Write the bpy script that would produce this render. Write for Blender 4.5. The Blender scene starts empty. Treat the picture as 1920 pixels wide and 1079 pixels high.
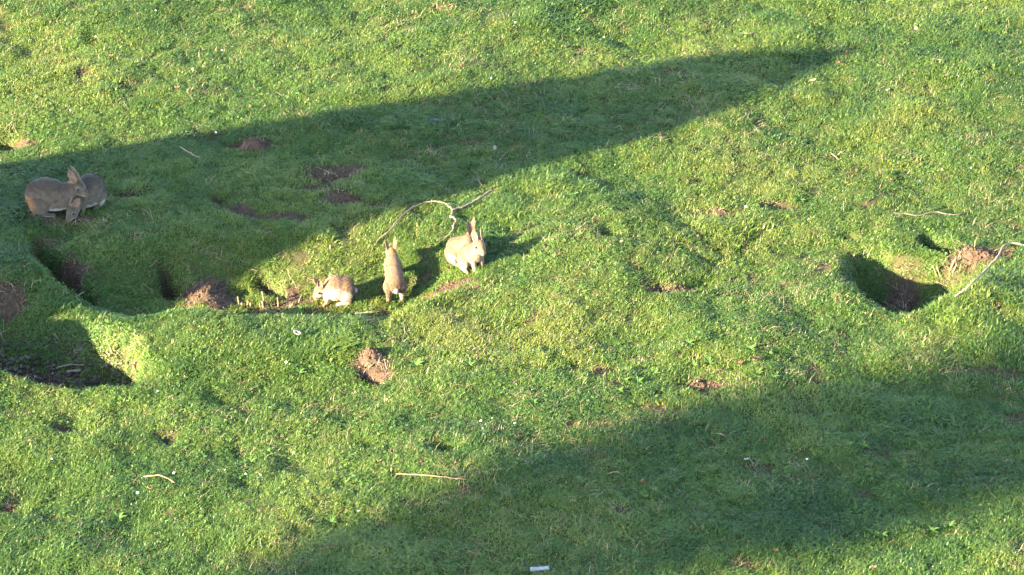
import bpy, bmesh, math, random
import numpy as np
from mathutils import Vector, Matrix, Euler

R = math.radians
sc = bpy.context.scene
rng = np.random.default_rng(7)
random.seed(7)

# ------------------------------------------------------------------ camera
PHI, DIST, LENS = R(30.0), 22.0, 132.0
W0, H0 = 1920.0, 1079.0
CAM = np.array([0.0, -DIST * math.cos(PHI), DIST * math.sin(PHI)])
FWD = np.array([0.0, math.cos(PHI), -math.sin(PHI)])
UPV = np.array([0.0, math.sin(PHI), math.cos(PHI)])
RGT = np.array([1.0, 0.0, 0.0])
cd = bpy.data.cameras.new('camera')
cd.lens, cd.sensor_width, cd.clip_start, cd.clip_end = LENS, 36.0, 0.1, 3000.0
cam = bpy.data.objects.new('camera', cd)
sc.collection.objects.link(cam)
cam.location = Vector(CAM)
cam.rotation_euler = (math.pi / 2 - PHI, 0, 0)
sc.camera = cam

# ------------------------------------------------------------------ sky and sun
SA, SF = 0.819, 0.573                                  # sunlight runs to the right and away from the viewer
SUN = RGT * SA + FWD * SF
SUN = SUN / np.linalg.norm(SUN)
ELEV = math.asin(-SUN[2])
world = bpy.data.worlds.new('World'); sc.world = world; world.use_nodes = True
wn = world.node_tree
bg = wn.nodes['Background']; bg.inputs['Strength'].default_value = 0.10
sky = wn.nodes.new('ShaderNodeTexSky'); sky.sky_type = 'NISHITA'; sky.sun_disc = False
sky.sun_elevation = ELEV
sky.sun_rotation = math.atan2(-SUN[0], -SUN[1])
sky.altitude = 50; sky.air_density = 1.0; sky.dust_density = 0.6; sky.ozone_density = 1.6
wn.links.new(sky.outputs[0], bg.inputs[0])
sl = bpy.data.lights.new('sun', 'SUN'); sl.energy = 5.0; sl.angle = R(0.55); sl.color = (1.0, 0.87, 0.58)
so = bpy.data.objects.new('sun', sl); sc.collection.objects.link(so)
so.location = (-30, -18, 14)
so.rotation_euler = Vector(SUN).to_track_quat('-Z', 'Y').to_euler()
sc.view_settings.view_transform = 'Standard'; sc.view_settings.look = 'None'
sc.view_settings.exposure = 3.45; sc.view_settings.gamma = 1.0
sc.view_settings.use_curve_mapping = False

COL = sc.collection
sc.cycles.max_bounces = 4; sc.cycles.diffuse_bounces = 2; sc.cycles.glossy_bounces = 1; sc.cycles.transmission_bounces = 2
sc.cycles.use_adaptive_sampling = True; sc.cycles.adaptive_threshold = 0.03

# ------------------------------------------------------------------ small helpers
def tag(o, label=None, cat=None, group=None, kind=None):
    if label: o['label'] = label
    if cat: o['category'] = cat
    if group: o['group'] = group
    if kind: o['kind'] = kind
    return o

def empty(name, loc, rz=0.0):
    o = bpy.data.objects.new(name, None); COL.objects.link(o)
    o.empty_display_size = 0.05
    o.location = Vector(loc); o.rotation_euler = (0, 0, rz)
    return o

def mesh_obj(name, verts, faces, mat=None, parent=None, smooth=True):
    me = bpy.data.meshes.new(name)
    me.from_pydata([tuple(v) for v in verts], [], [tuple(f) for f in faces])
    if mat: me.materials.append(mat)
    if smooth:
        me.polygons.foreach_set('use_smooth', [True] * len(me.polygons))
    me.update()
    o = bpy.data.objects.new(name, me); COL.objects.link(o)
    if parent: o.parent = parent
    return o

def copy_tree(o, parent=None):
    c = o.copy(); COL.objects.link(c)
    if parent: c.parent = parent
    for ch in o.children:
        copy_tree(ch, c)
    return c

# lattice noise -------------------------------------------------------------
def vnoise(x, y, scale, seed):
    r = np.random.default_rng(seed)
    T = r.random((256, 256))
    u, v = np.asarray(x) / scale + 1000.3, np.asarray(y) / scale + 1000.7
    i, j = np.floor(u).astype(int), np.floor(v).astype(int)
    fu, fv = u - i, v - j
    fu = fu * fu * (3 - 2 * fu); fv = fv * fv * (3 - 2 * fv)
    i0, i1, j0, j1 = i & 255, (i + 1) & 255, j & 255, (j + 1) & 255
    return (T[i0, j0] * (1 - fu) + T[i1, j0] * fu) * (1 - fv) + (T[i0, j1] * (1 - fu) + T[i1, j1] * fu) * fv

def fbm(x, y, scale, seed, octs=3):
    s, a, t = 0.0, 1.0, 0.0
    for k in range(octs):
        s = s + a * vnoise(x, y, scale / 2 ** k, seed + 17 * k); t += a; a *= 0.55
    return s / t

def sstep(a, b, x):
    t = np.clip((x - a) / (b - a), 0, 1)
    return t * t * (3 - 2 * t)

# ------------------------------------------------------------------ surveying the slope from the viewpoint
def ray(px, py):
    k = 36.0 / LENS / W0
    return FWD + RGT * ((px - W0 / 2) * k) - UPV * ((py - H0 / 2) * k)

def P(px, py, z=0.0):
    d = ray(px, py); t = (z - CAM[2]) / d[2]
    q = CAM + d * t
    return np.array([q[0], q[1]])

def poly(pts, z=0.0):
    return np.array([P(a, b, z) for a, b in pts])

def poly_dist(X, Y, pl):
    d = np.full(X.shape, 1e9); ins = np.zeros(X.shape, bool)
    n = len(pl)
    for k in range(n):
        ax, ay = pl[k]; bx, by = pl[(k + 1) % n]
        ex, ey = bx - ax, by - ay
        t = np.clip(((X - ax) * ex + (Y - ay) * ey) / (ex * ex + ey * ey + 1e-12), 0, 1)
        d = np.minimum(d, np.hypot(X - ax - t * ex, Y - ay - t * ey))
        c = ((ay > Y) != (by > Y))
        with np.errstate(divide='ignore', invalid='ignore'):
            xi = (bx - ax) * (Y - ay) / (by - ay if by != ay else 1e-12) + ax
        ins ^= c & (X < xi)
    return d, ins

# ------------------------------------------------------------------ terrain
STEP = 0.02
GX = np.arange(-5.2, 5.2001, STEP); GY = np.arange(-4.8, 6.2001, STEP)
XX, YY = np.meshgrid(GX, GY)                       # [iy, ix]
warpx = (fbm(XX, YY, 0.35, 91) - 0.5) * 0.10
warpy = (fbm(XX, YY, 0.35, 92) - 0.5) * 0.10
XW, YW = XX + warpx, YY + warpy
Z = np.zeros_like(XX)
SOIL = np.zeros_like(XX)

def pit(rim, floor, depth, soil=0.0):
    """a hollow: full depth over the floor outline, rising to nothing at the rim outline"""
    lo = rim.min(0) - 0.3; hi = rim.max(0) + 0.3
    m = (XX > lo[0]) & (XX < hi[0]) & (YY > lo[1]) & (YY < hi[1])
    x, y = XW[m], YW[m]
    dr, ir = poly_dist(x, y, rim); df, jf = poly_dist(x, y, floor)
    t = np.where(ir, dr / (dr + df + 1e-9), 0.0)
    t = np.where(jf, 1.0, t)
    t = t * t * (3 - 2 * t)
    out = np.zeros_like(XX); out[m] = -depth * t
    return out, m, t

def blob(px, py, z, rx, ry, h, rot=0.0):
    c = P(px, py, z)
    ca, sa = math.cos(rot), math.sin(rot)
    dx, dy = XW - c[0], YW - c[1]
    u, v = (dx * ca + dy * sa) / rx, (-dx * sa + dy * ca) / ry
    return h * np.exp(-(u * u + v * v))

def bare(px, py, z, rx, ry, amt=1.0, rot=0.0, seed=3):
    """a worn patch of naked earth with a ragged edge"""
    global SOIL
    c = P(px, py, z)
    ca, sa = math.cos(rot), math.sin(rot)
    dx, dy = XX - c[0], YY - c[1]
    k_ = 1.2 if z >= 0 else 0.85
    rx, ry = rx * k_, ry * k_
    u, v = (dx * ca + dy * sa) / rx, (-dx * sa + dy * ca) / ry
    r = np.hypot(u, v) + (fbm(XX, YY, 0.09, seed + int(px) % 40, 3) - 0.5) * 1.1
    SOIL = np.maximum(SOIL, amt * (1 - sstep(0.80, 1.22, r)))

# broad swells of the slope
Z += (fbm(XX, YY, 1.7, 11, 2) - 0.5) * 0.10
# the big hollow with the young rabbits
A_rim = poly([(25, 470), (55, 514), (110, 560), (170, 588), (260, 600), (430, 602), (600, 606), (720, 602), (800, 575),
              (870, 548), (925, 512), (945, 470), (905, 425), (830, 405), (740, 400), (650, 415), (560, 430), (480, 442),
              (400, 440), (330, 440), (270, 455), (200, 470), (130, 455), (70, 450)])
A_floor = poly([(190, 580), (300, 598), (440, 596), (600, 598), (700, 594), (765, 580), (752, 562), (650, 560), (550, 560),
                (440, 560), (320, 562), (230, 560)], -0.2)
za, _, _ = pit(A_rim, A_floor, 0.21)
# the hollow at the left edge, with old leaves in it
B_rim = poly([(-260, 640), (-160, 690), (-60, 700), (0, 700), (60, 712), (150, 728), (230, 727), (300, 712), (318, 694),
              (250, 640), (180, 600), (100, 568), (0, 545), (-80, 530), (-200, 560)])
B_floor = poly([(-160, 725), (-60, 738), (40, 748), (150, 760), (240, 740), (222, 722), (110, 706), (0, 692), (-100, 682), (-180, 694)], -0.27)
zb, _, _ = pit(B_rim, B_floor, 0.29)
# the hollow on the right
C_rim = poly([(1570, 468), (1566, 505), (1595, 556), (1650, 592), (1705, 606), (1770, 592), (1815, 560), (1858, 520), (1870, 488),
              (1800, 474), (1720, 466), (1650, 458), (1600, 452)])
C_floor = poly([(1632, 580), (1672, 618), (1720, 628), (1762, 616), (1770, 596), (1735, 584), (1690, 576), (1650, 566)], -0.27)
zc, _, _ = pit(C_rim, C_floor, 0.27)
Z += np.minimum(np.minimum(za, zb), zc)
# burrow mouths dug into the sides
burrows = [
    ([(52, 478), (84, 476), (140, 500), (178, 536), (184, 572), (150, 584), (100, 560), (62, 520)],
     [(72, 500), (104, 510), (146, 534), (164, 562), (144, 574), (104, 552), (74, 522)], -0.08, 0.30),
    ([(280, 486), (310, 484), (338, 502), (352, 522), (335, 532), (305, 524), (284, 506)],
     [(296, 500), (316, 502), (334, 516), (328, 524), (308, 516)], -0.07, 0.24),
    ([(468, 500), (492, 498), (525, 515), (545, 530), (520, 534), (486, 520)],
     [(484, 508), (500, 512), (518, 524), (500, 520)], -0.09, 0.18),
    ([(1716, 432), (1746, 432), (1778, 446), (1800, 464), (1784, 476), (1752, 466), (1726, 450)],
     [(1736, 444), (1758, 448), (1780, 462), (1772, 468), (1748, 460)], 0.0, 0.20),
    ([(-40, 250), (20, 248), (58, 260), (44, 276), (-40, 278)],
     [(-30, 258), (20, 257), (40, 264), (10, 270), (-30, 270)], 0.0, 0.16),
    ([(664, 678), (690, 676), (720, 690), (718, 702), (690, 706), (664, 694)],
     [(680, 690), (700, 690), (706, 698), (684, 698)], 0.0, 0.09),
    ([(1556, 425), (1580, 430), (1606, 446), (1600, 452), (1570, 442)], [(1574, 436), (1594, 446), (1578, 441)], 0.0, 0.07),
]
for rim, fl, z, dep in burrows:
    zz, m, t = pit(poly(rim, z), poly(fl, z), dep)
    Z += zz
    SOIL[m] = np.maximum(SOIL[m], sstep(0.25, 0.7, t))
# small scrapes
for px, py, rx, ry, d in [(845, 846, .07, .05, .06), (312, 803, .06, .05, .05), (128, 785, .09, .04, .04), (8, 945, .07, .05, .07),
                          (245, 370, .13, .06, .035), (404, 380, .06, .06, .05), (470, 398, .09, .05, .03), (590, 285, .12, .08, .035),
                          (620, 335, .16, .08, .05), (545, 350, .09, .07, .035), (1355, 405, .12, .05, .05), (1252, 548, .13, .05, .05),
                          (1322, 532, .09, .06, .05), (1420, 438, .08, .05, .04), (1140, 458, .06, .05, .045), (1465, 390, .08, .04, .03),
                          (950, 440, .07, .05, .045), (855, 578, .06, .03, .04), (1335, 490, .06, .05, .035), (1120, 690, .14, .05, .03),
                          (1310, 722, .12, .04, .03), (120, 440, .2, .1, .03), (700, 350, .1, .05, .02), (1000, 690, .08, .04, .03),
                          (480, 905, .14, .08, .028), (430, 840, .18, .10, .025), (560, 865, .14, .07, .022), (670, 820, .05, .03, .03),
                          (1040, 375, .2, .05, .035), (1655, 322, .18, .035, .04), (1900, 420, .1, .06, .03), (1760, 610, .08, .05, .04)]:
    Z += blob(px, py, 0, rx, ry, -1.15 * d)
# lips, spoil and mounds
Z += blob(40, 530, 0, .28, .16, .05)
Z += blob(1090, 455, 0, .85, .75, .05)
Z += blob(1000, 400, 0, .5, .5, .015)
Z += blob(450, 640, 0, 1.1, .16, .015)
Z += blob(1850, 565, 0, .22, .22, .07) + blob(1560, 560, 0, .2, .2, .05) + blob(1700, 650, 0, .5, .2, .03)
Z += blob(520, 735, 0, 1.0, .35, -.05) + blob(-175, 690, 0, .30, .30, .24) + blob(300, 400, 0, .9, .5, .04)
Z += blob(385, 556, -0.15, .13, .16, .09)
Z += blob(475, 270, 0, .09, .06, .04)
Z += blob(1820, 475, 0, .12, .07, .04)
def blur(a, n):
    for _ in range(n):
        b = np.pad(a, 1, mode='edge')
        a = (b[:-2, 1:-1] + b[2:, 1:-1] + b[1:-1, :-2] + b[1:-1, 2:] + 2 * a) / 6.0
    return a
Z = blur(Z, 2)
# rabbit-grazed tussocks
lump = fbm(XX, YY, 0.22, 21, 3)
Z += (lump - 0.5) * 0.050 + (fbm(XX, YY, 0.75, 23, 2) - 0.5) * 0.105
Z += (vnoise(XX, YY, 0.06, 29) - 0.5) * 0.012

gy, gx = np.gradient(Z, STEP)
SLOPE = np.hypot(gx, gy)
# naked earth
for a in [(700, 672, 0.03, .10, .10), (470, 272, 0, .11, .07), (622, 322, 0, .19, .07), (600, 350, 0, .10, .06), (525, 407, 0, .13, .045),
          (640, 375, 0, .12, .06), (450, 396, 0, .10, .05), (245, 368, 0, .10, .035), (404, 378, 0, .05, .04), (822, 542, -0.08, .23, .12),
          (385, 548, -0.14, .16, .20), (545, 552, -0.16, .10, .10), (20, 580, -0.06, .14, .16), (125, 525, -0.12, .17, .10), (1355, 402, 0, .14, .05), (1465, 387, 0, .10, .03),
          (1250, 540, 0, .13, .055), (1375, 550, 0, .12, .035), (1120, 692, 0, .15, .05), (1190, 672, 0, .10, .035), (1310, 718, 0, .13, .04),
          (1140, 458, 0, .06, .04), (1840, 476, 0, .17, .06), (845, 848, 0, .05, .03), (312, 805, 0, .05, .05), (125, 786, 0, .08, .03),
          (8, 940, 0, .07, .06), (1690, 562, -0.24, .15, .12), (70, 708, -0.27, .30, .09), (450, 578, -0.2, .40, .05), (640, 580, -0.2, .2, .04),
          (120, 420, 0, .20, .05, .6), (560, 470, -0.03, .16, .07, .5), (650, 440, -0.02, .12, .08, .4), (1800, 500, -.05, .16, .10, .6),
          (970, 445, 0, .10, .04, .8), (15, 264, 0, .13, .05), (880, 545, -.02, .14, .05, .5), (1240, 770, 0, .10, .04, .6),
          (1100, 800, 0, .10, .04, .5), (1870, 690, 0, .22, .06, .6), (1760, 790, 0, .12, .04, .5), (1420, 870, 0, .10, .05, .5),
          (1660, 845, 0, .2, .06, .5), (870, 935, 0, .12, .04, .5), (60, 640, 0, .15, .05, .5), (1700, 480, 0, .1, .05, .5)]:
    bare(*a)
SOIL = np.maximum(SOIL, 0.35 * sstep(2.5, 3.4, SLOPE + (fbm(XX, YY, .12, 77) - .5) * .6))
SOIL = np.maximum(SOIL, 0.75 * sstep(0.68, 0.80, fbm(XX, YY, 0.16, 55, 4)))
Z += SOIL * (fbm(XX, YY, 0.05, 61, 3) - 0.5) * 0.03 - SOIL * 0.008

def bil(A, x, y):
    u = np.clip((np.asarray(x) - GX[0]) / STEP, 0, len(GX) - 1.001); v = np.clip((np.asarray(y) - GY[0]) / STEP, 0, len(GY) - 1.001)
    i, j = u.astype(int), v.astype(int); fu, fv = u - i, v - j
    return (A[j, i] * (1 - fu) + A[j, i + 1] * fu) * (1 - fv) + (A[j + 1, i] * (1 - fu) + A[j + 1, i + 1] * fu) * fv

def hz(x, y): return float(bil(Z, np.array(x), np.array(y)))

def at(px, py, lift=0.0):
    """the point of the slope seen at a pixel of the photograph"""
    d = ray(px, py)
    t = (0.45 - CAM[2]) / d[2]
    for _ in range(600):
        q = CAM + d * t
        if q[2] <= hz(q[0], q[1]): break
        t += 0.004
    return Vector((q[0], q[1], hz(q[0], q[1]) + lift))

# ------------------------------------------------------------------ materials
def new_mat(name):
    m = bpy.data.materials.new(name); m.use_nodes = True
    nt = m.node_tree; b = nt.nodes['Principled BSDF']
    return m, nt, b

def N(nt, t, **kw):
    n = nt.nodes.new(t)
    for k, v in kw.items(): setattr(n, k, v)
    return n

def ramp(nt, stops, fac=None):
    r = N(nt, 'ShaderNodeValToRGB')
    while len(r.color_ramp.elements) < len(stops): r.color_ramp.elements.new(0.5)
    for e, (p, c) in zip(r.color_ramp.elements, stops):
        e.position = p; e.color = (*c, 1)
    if fac is not None: nt.links.new(fac, r.inputs[0])
    return r

def noise(nt, scale, detail=4, rough=0.6, coord='Object'):
    tc = N(nt, 'ShaderNodeTexCoord'); n = N(nt, 'ShaderNodeTexNoise')
    n.inputs['Scale'].default_value = scale; n.inputs['Detail'].default_value = detail; n.inputs['Roughness'].default_value = rough
    nt.links.new(tc.outputs[coord], n.inputs['Vector'])
    return n

def bump(nt, b, src, strength=0.5, dist=0.01):
    bp = N(nt, 'ShaderNodeBump'); bp.inputs['Strength'].default_value = strength; bp.inputs['Distance'].default_value = dist
    nt.links.new(src, bp.inputs['Height']); nt.links.new(bp.outputs[0], b.inputs['Normal'])

def simple(name, stops, scale=30, rough=0.85, bstr=0.4, bdist=0.004, coord='Object', spec=0.2):
    m, nt, b = new_mat(name)
    n = noise(nt, scale, 5, 0.65, coord)
    r = ramp(nt, stops, n.outputs['Fac'])
    nt.links.new(r.outputs[0], b.inputs['Base Color'])
    b.inputs['Roughness'].default_value = rough; b.inputs['Specular IOR Level'].default_value = spec
    if bstr: bump(nt, b, n.outputs['Fac'], bstr, bdist)
    return m

# ground: thatch and moss, earth where worn bare
mg, nt, b = new_mat('turf_ground')
n1 = noise(nt, 9, 6, 0.7); n2 = noise(nt, 70, 4, 0.7); n3 = noise(nt, 2.2, 3, 0.5)
r1 = ramp(nt, [(0.25, (.022, .036, .010)), (0.5, (.048, .062, .016)), (0.75, (.095, .092, .028))], n1.outputs['Fac'])
r2 = ramp(nt, [(0.3, (.038, .023, .015)), (0.55, (.072, .046, .031)), (0.8, (.115, .078, .054))], n2.outputs['Fac'])
va = N(nt, 'ShaderNodeVertexColor'); va.layer_name = 'soil'
mx = N(nt, 'ShaderNodeMix', data_type='RGBA')
nt.links.new(va.outputs[0], mx.inputs[0]); nt.links.new(r1.outputs[0], mx.inputs[6]); nt.links.new(r2.outputs[0], mx.inputs[7])
nt.links.new(mx.outputs[2], b.inputs['Base Color']); b.inputs['Roughness'].default_value = 0.95; b.inputs['Specular IOR Level'].default_value = 0.1
bump(nt, b, n2.outputs['Fac'], 0.7, 0.012)

def leaf_mat(name, stops, transl=0.45, rough=0.45, spec=0.45, scale=25):
    m, nt, b = new_mat(name)
    at_ = N(nt, 'ShaderNodeAttribute'); at_.attribute_type = 'INSTANCER'; at_.attribute_name = 'tint'
    oi = N(nt, 'ShaderNodeObjectInfo')
    ge = N(nt, 'ShaderNodeNewGeometry')
    a1 = N(nt, 'ShaderNodeMath', operation='MULTIPLY_ADD'); a1.inputs[1].default_value = 0.40; a1.inputs[2].default_value = -0.20
    nt.links.new(ge.outputs['Random Per Island'], a1.inputs[0])
    a2 = N(nt, 'ShaderNodeMath', operation='ADD')
    nt.links.new(at_.outputs['Fac'], a2.inputs[0]); nt.links.new(a1.outputs[0], a2.inputs[1])
    r = ramp(nt, stops, a2.outputs[0])
    nt.links.new(r.outputs[0], b.inputs['Base Color'])
    b.inputs['Roughness'].default_value = rough; b.inputs['Specular IOR Level'].default_value = spec
    tr = N(nt, 'ShaderNodeBsdfTranslucent'); nt.links.new(r.outputs[0], tr.inputs[0])
    ms = N(nt, 'ShaderNodeMixShader'); ms.inputs[0].default_value = transl
    nt.links.new(b.outputs[0], ms.inputs[1]); nt.links.new(tr.outputs[0], ms.inputs[2])
    nt.links.new(ms.outputs[0], nt.nodes['Material Output'].inputs[0])
    return m
M_grass = leaf_mat('grass_blade', [(0.0, (.035, .079, .019)), (0.35, (.072, .137, .024)), (0.65, (.124, .185, .031)), (1.0, (.22, .230, .050))])
M_clover = leaf_mat('clover_leaf', [(0.0, (.030, .066, .018)), (0.4, (.064, .126, .026)), (0.75, (.118, .184, .036)), (1.0, (.20, .24, .058))], 0.35, 0.5, 0.25)
M_moss = leaf_mat('moss_cushion', [(0.0, (.070, .11, .022)), (0.5, (.13, .165, .030)), (1.0, (.22, .21, .05))], 0.25, 0.8, 0.1)
M_straw = leaf_mat('dry_straw', [(0.0, (.12, .08, .04)), (0.5, (.22, .16, .085)), (1.0, (.34, .27, .16))], 0.15, 0.7, 0.2)
M_crumb = leaf_mat('earth_crumb', [(0.0, (.040, .024, .016)), (0.5, (.070, .044, .030)), (1.0, (.115, .078, .055))], 0.0, 0.95, 0.05)
M_soil = simple('loose_soil', [(0.3, (.050, .030, .020)), (0.55, (.088, .056, .038)), (0.8, (.13, .088, .062))], 45, 0.95, 0.8, 0.012, spec=.05)
M_bark = simple('twig_bark', [(0.25, (.05, .037, .028)), (0.5, (.115, .088, .07)), (0.75, (.20, .16, .13))], 40, 0.85, 0.5, 0.003)
M_pale = simple('pale_stripped_wood', [(0.25, (.12, .09, .065)), (0.55, (.21, .165, .125)), (0.8, (.30, .245, .195))], 40, 0.8, 0.4, 0.002)
M_stalk = simple('dry_stalk', [(0.25, (.12, .075, .045)), (0.55, (.21, .14, .085)), (0.8, (.30, .22, .14))], 60, 0.85, 0.4, 0.002)
M_deadleaf = simple('dead_leaf', [(0.3, (.09, .042, .025)), (0.55, (.17, .085, .05)), (0.8, (.26, .16, .11))], 40, 0.7, 0.5, 0.002)
M_paleleaf = simple('bleached_leaf', [(0.3, (.22, .18, .15)), (0.6, (.34, .29, .25))], 40, 0.7, 0.4, 0.002)
M_litter = simple('hollow_litter', [(0.3, (.05, .034, .026)), (0.5, (.13, .095, .075)), (0.7, (.27, .21, .175))], 14, 0.85, 0.4, 0.002)
M_petal = simple('white_petal', [(0.3, (.46, .44, .44)), (0.7, (.60, .58, .58))], 50, 0.6, 0, 0)
M_yolk = simple('yellow_centre', [(0.3, (.55, .36, .03)), (0.7, (.70, .50, .05))], 200, 0.7, 0, 0)
M_paper = simple('wet_paper', [(0.3, (.15, .162, .175)), (0.7, (.28, .29, .305))], 30, 0.7, 0.3, 0.002)
M_slate = simple('grey_bark', [(0.3, (.05, .054, .062)), (0.7, (.11, .115, .13))], 50, 0.8, 0.5, 0.003)

# ------------------------------------------------------------------ the ground, one sheet out to the horizon
tail = 0.06 * np.cumsum(1.22 ** np.arange(42))
FX = np.concatenate([GX[0] - tail[::-1], GX, GX[-1] + tail]); FY = np.concatenate([GY[0] - tail[::-1], GY, GY[-1] + tail])
AX, AY = np.meshgrid(FX, FY)
zi = bil(Z, np.clip(AX, GX[0], GX[-1]), np.clip(AY, GY[0], GY[-1]))
out = np.maximum(np.maximum(GX[0] - AX, AX - GX[-1]), np.maximum(GY[0] - AY, AY - GY[-1]))
fade = 1 - sstep(0, 3.0, out)
AZ = zi * fade
AS = bil(SOIL, np.clip(AX, GX[0], GX[-1]), np.clip(AY, GY[0], GY[-1])) * (1 - sstep(0, 1.0, out))
nx, ny = len(FX), len(FY)
idx = np.arange(nx * ny).reshape(ny, nx)
quads = np.stack([idx[:-1, :-1], idx[:-1, 1:], idx[1:, 1:], idx[1:, :-1]], -1).reshape(-1, 4)
me = bpy.data.meshes.new('ground')
me.vertices.add(nx * ny); me.vertices.foreach_set('co', np.stack([AX, AY, AZ], -1).reshape(-1).astype(np.float32))
me.loops.add(quads.size); me.loops.foreach_set('vertex_index', quads.reshape(-1).astype(np.int32))
me.polygons.add(len(quads)); me.polygons.foreach_set('loop_start', np.arange(0, quads.size, 4, dtype=np.int32))
me.polygons.foreach_set('use_smooth', np.ones(len(quads), bool))
me.update(); me.validate()
ca = me.color_attributes.new('soil', 'FLOAT_COLOR', 'POINT')
s4 = np.repeat(AS.reshape(-1, 1), 4, 1).astype(np.float32); s4[:, 3] = 1
ca.data.foreach_set('color', s4.reshape(-1))
me.materials.append(mg)
ground = bpy.data.objects.new('ground', me); COL.objects.link(ground)
tag(ground, 'uneven grassy rabbit warren slope with hollows and bare earth', 'ground', kind='structure')

# ------------------------------------------------------------------ what stands out of view and throws the two long shadows
SAZ = np.array([SUN[0], SUN[1]]) / math.hypot(SUN[0], SUN[1]); SLT = np.array([-SAZ[1], SAZ[0]])
TANE = math.tan(ELEV)
def sl_of(px, py):
    g = P(px, py); return float(g @ SAZ), float(g @ SLT)
def sl_pt(s, l, z): q = SAZ * s + SLT * l; return (q[0], q[1], z)

M_stone = simple('rubble_stone', [(0.3, (.20, .18, .15)), (0.6, (.32, .29, .25)), (0.8, (.42, .38, .33))], 3, 0.9, 0.6, 0.02)
M_slates = simple('roof_slate', [(0.3, (.07, .075, .085)), (0.7, (.13, .135, .15))], 6, 0.7, 0.5, 0.01)
M_door = simple('painted_boards', [(0.3, (.05, .10, .07)), (0.7, (.07, .13, .09))], 8, 0.6, 0.3, 0.004)
S0 = -8.0
top_edge = [sl_of(0, 322), sl_of(640, 226), sl_of(1280, 122)]
low_edge = [sl_of(1450, 185), sl_of(1280, 245), sl_of(920, 350)]
tip = sl_of(1555, 110)
h_of = lambda s: (s - S0) * TANE
apex_l, apex_h = tip[1], h_of(tip[0])
near_l = min(p[1] for p in low_edge)
low_h = h_of(top_edge[0][0]); low_l = top_edge[0][1]
k = (apex_h - low_h) / (low_l - apex_l)
eave_l = apex_l + (apex_h - 1.3) / k
prof = [(near_l - 0.02, 0.0), (near_l, h_of(low_edge[2][0])), (low_edge[1][1], h_of(low_edge[1][0])), (low_edge[0][1], h_of(low_edge[0][0])), (apex_l, apex_h),
        (top_edge[2][1], h_of(top_edge[2][0])), (top_edge[1][1], h_of(top_edge[1][0])), (low_l, low_h), (eave_l, 1.3), (eave_l + 0.02, 0.0)]
shed = empty('stone_outbuilding', sl_pt(S0 - 1.5, (near_l + eave_l) / 2, 0))
tag(shed, 'stone outbuilding with one steep sloping roof, standing to the left of the slope', 'outbuilding')
def prism(name, prof, s0, s1, mat, parent):
    v = [sl_pt(s0, l, z - (0.3 if z == 0 else 0)) for l, z in prof] + [sl_pt(s1, l, z - (0.3 if z == 0 else 0)) for l, z in prof]
    n = len(prof)
    f = [tuple(range(n)), tuple(range(2 * n - 1, n - 1, -1))] + [(i, i + n, (i + 1) % n + n, (i + 1) % n) for i in range(n)]
    o = mesh_obj(name, v, f, mat, None, smooth=False)
    o.parent = parent; o.matrix_parent_inverse = Matrix.Translation(-parent.location)
    return o
prism('wall', prof, S0, S0 - 3.0, M_stone, shed)
prism('roof', [(l - 0.03, z + 0.05) for l, z in prof[4:9]] + [(l + 0.03, z + 0.13) for l, z in prof[4:9]][::-1], S0 - .1, S0 - 3.15, M_slates, shed)
prism('door', [(eave_l - 1.6, 0.02), (eave_l - 1.6, 1.75), (eave_l - 0.9, 1.75), (eave_l - 0.9, 0.02)], S0 + 0.01, S0 + 0.05, M_door, shed)

# tall leafy tree behind, its shade falls across the lower right
M_leaf = simple('tree_leaf', [(0.3, (.04, .075, .02)), (0.7, (.08, .12, .035))], 5, 0.6, 0, 0)
S1 = -34.0
axis = [sl_of(680, 1110), sl_of(900, 1025), sl_of(1130, 955), sl_of(1320, 905), sl_of(1520, 868), sl_of(1720, 830), sl_of(1950, 785), sl_of(2200, 730)]
rads = [0.34, 0.55, 0.66, 0.72, 0.76, 0.72, 0.66, 0.5]
tree = empty('tall_tree', sl_pt(S1, axis[0][1], 0))
tag(tree, 'tall slender leafy tree rising far behind on the left', 'tree')
def tube(pts, rad, sides=7, jitter=0.0, seed=1):
    rr = random.Random(seed)
    V, F = [], []
    n = len(pts)
    pts = [Vector(p) for p in pts]
    for i, p in enumerate(pts):
        t = (pts[min(i + 1, n - 1)] - pts[max(i - 1, 0)]).normalized()
        a = t.cross(Vector((0.3, 0.2, 1)))
        if a.length < 1e-4: a = t.cross(Vector((1, 0, 0)))
        a.normalize(); bb = t.cross(a)
        r = rad[i] * (1 + jitter * rr.uniform(-1, 1))
        for s in range(sides):
            an = 2 * math.pi * s / sides
            V.append(p + (a * math.cos(an) + bb * math.sin(an)) * r * (1 + 0.6 * jitter * rr.uniform(-1, 1)))
    for i in range(n - 1):
        for s in range(sides):
            s2 = (s + 1) % sides
            F.append((i * sides + s, i * sides + s2, (i + 1) * sides + s2, (i + 1) * sides + s))
    F.append(tuple(range(sides))[::-1]); F.append(tuple(range((n - 1) * sides, n * sides)))
    return V, F
hs = [(s - S1) * TANE for s, l in axis]
tp = [(sl_pt(S1, axis[0][1], -0.3))] + [sl_pt(S1, l, h) for (s, l), h in zip(axis, hs)]
tv, tf = tube(tp, [.30] + [.2, .17, .14, .12, .1, .08, .05, .02], 10, .08)
o = mesh_obj('trunk', tv, tf, M_bark); o.parent = tree; o.matrix_parent_inverse = Matrix.Translation(-tree.location)
LV, LF = [], []
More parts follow.
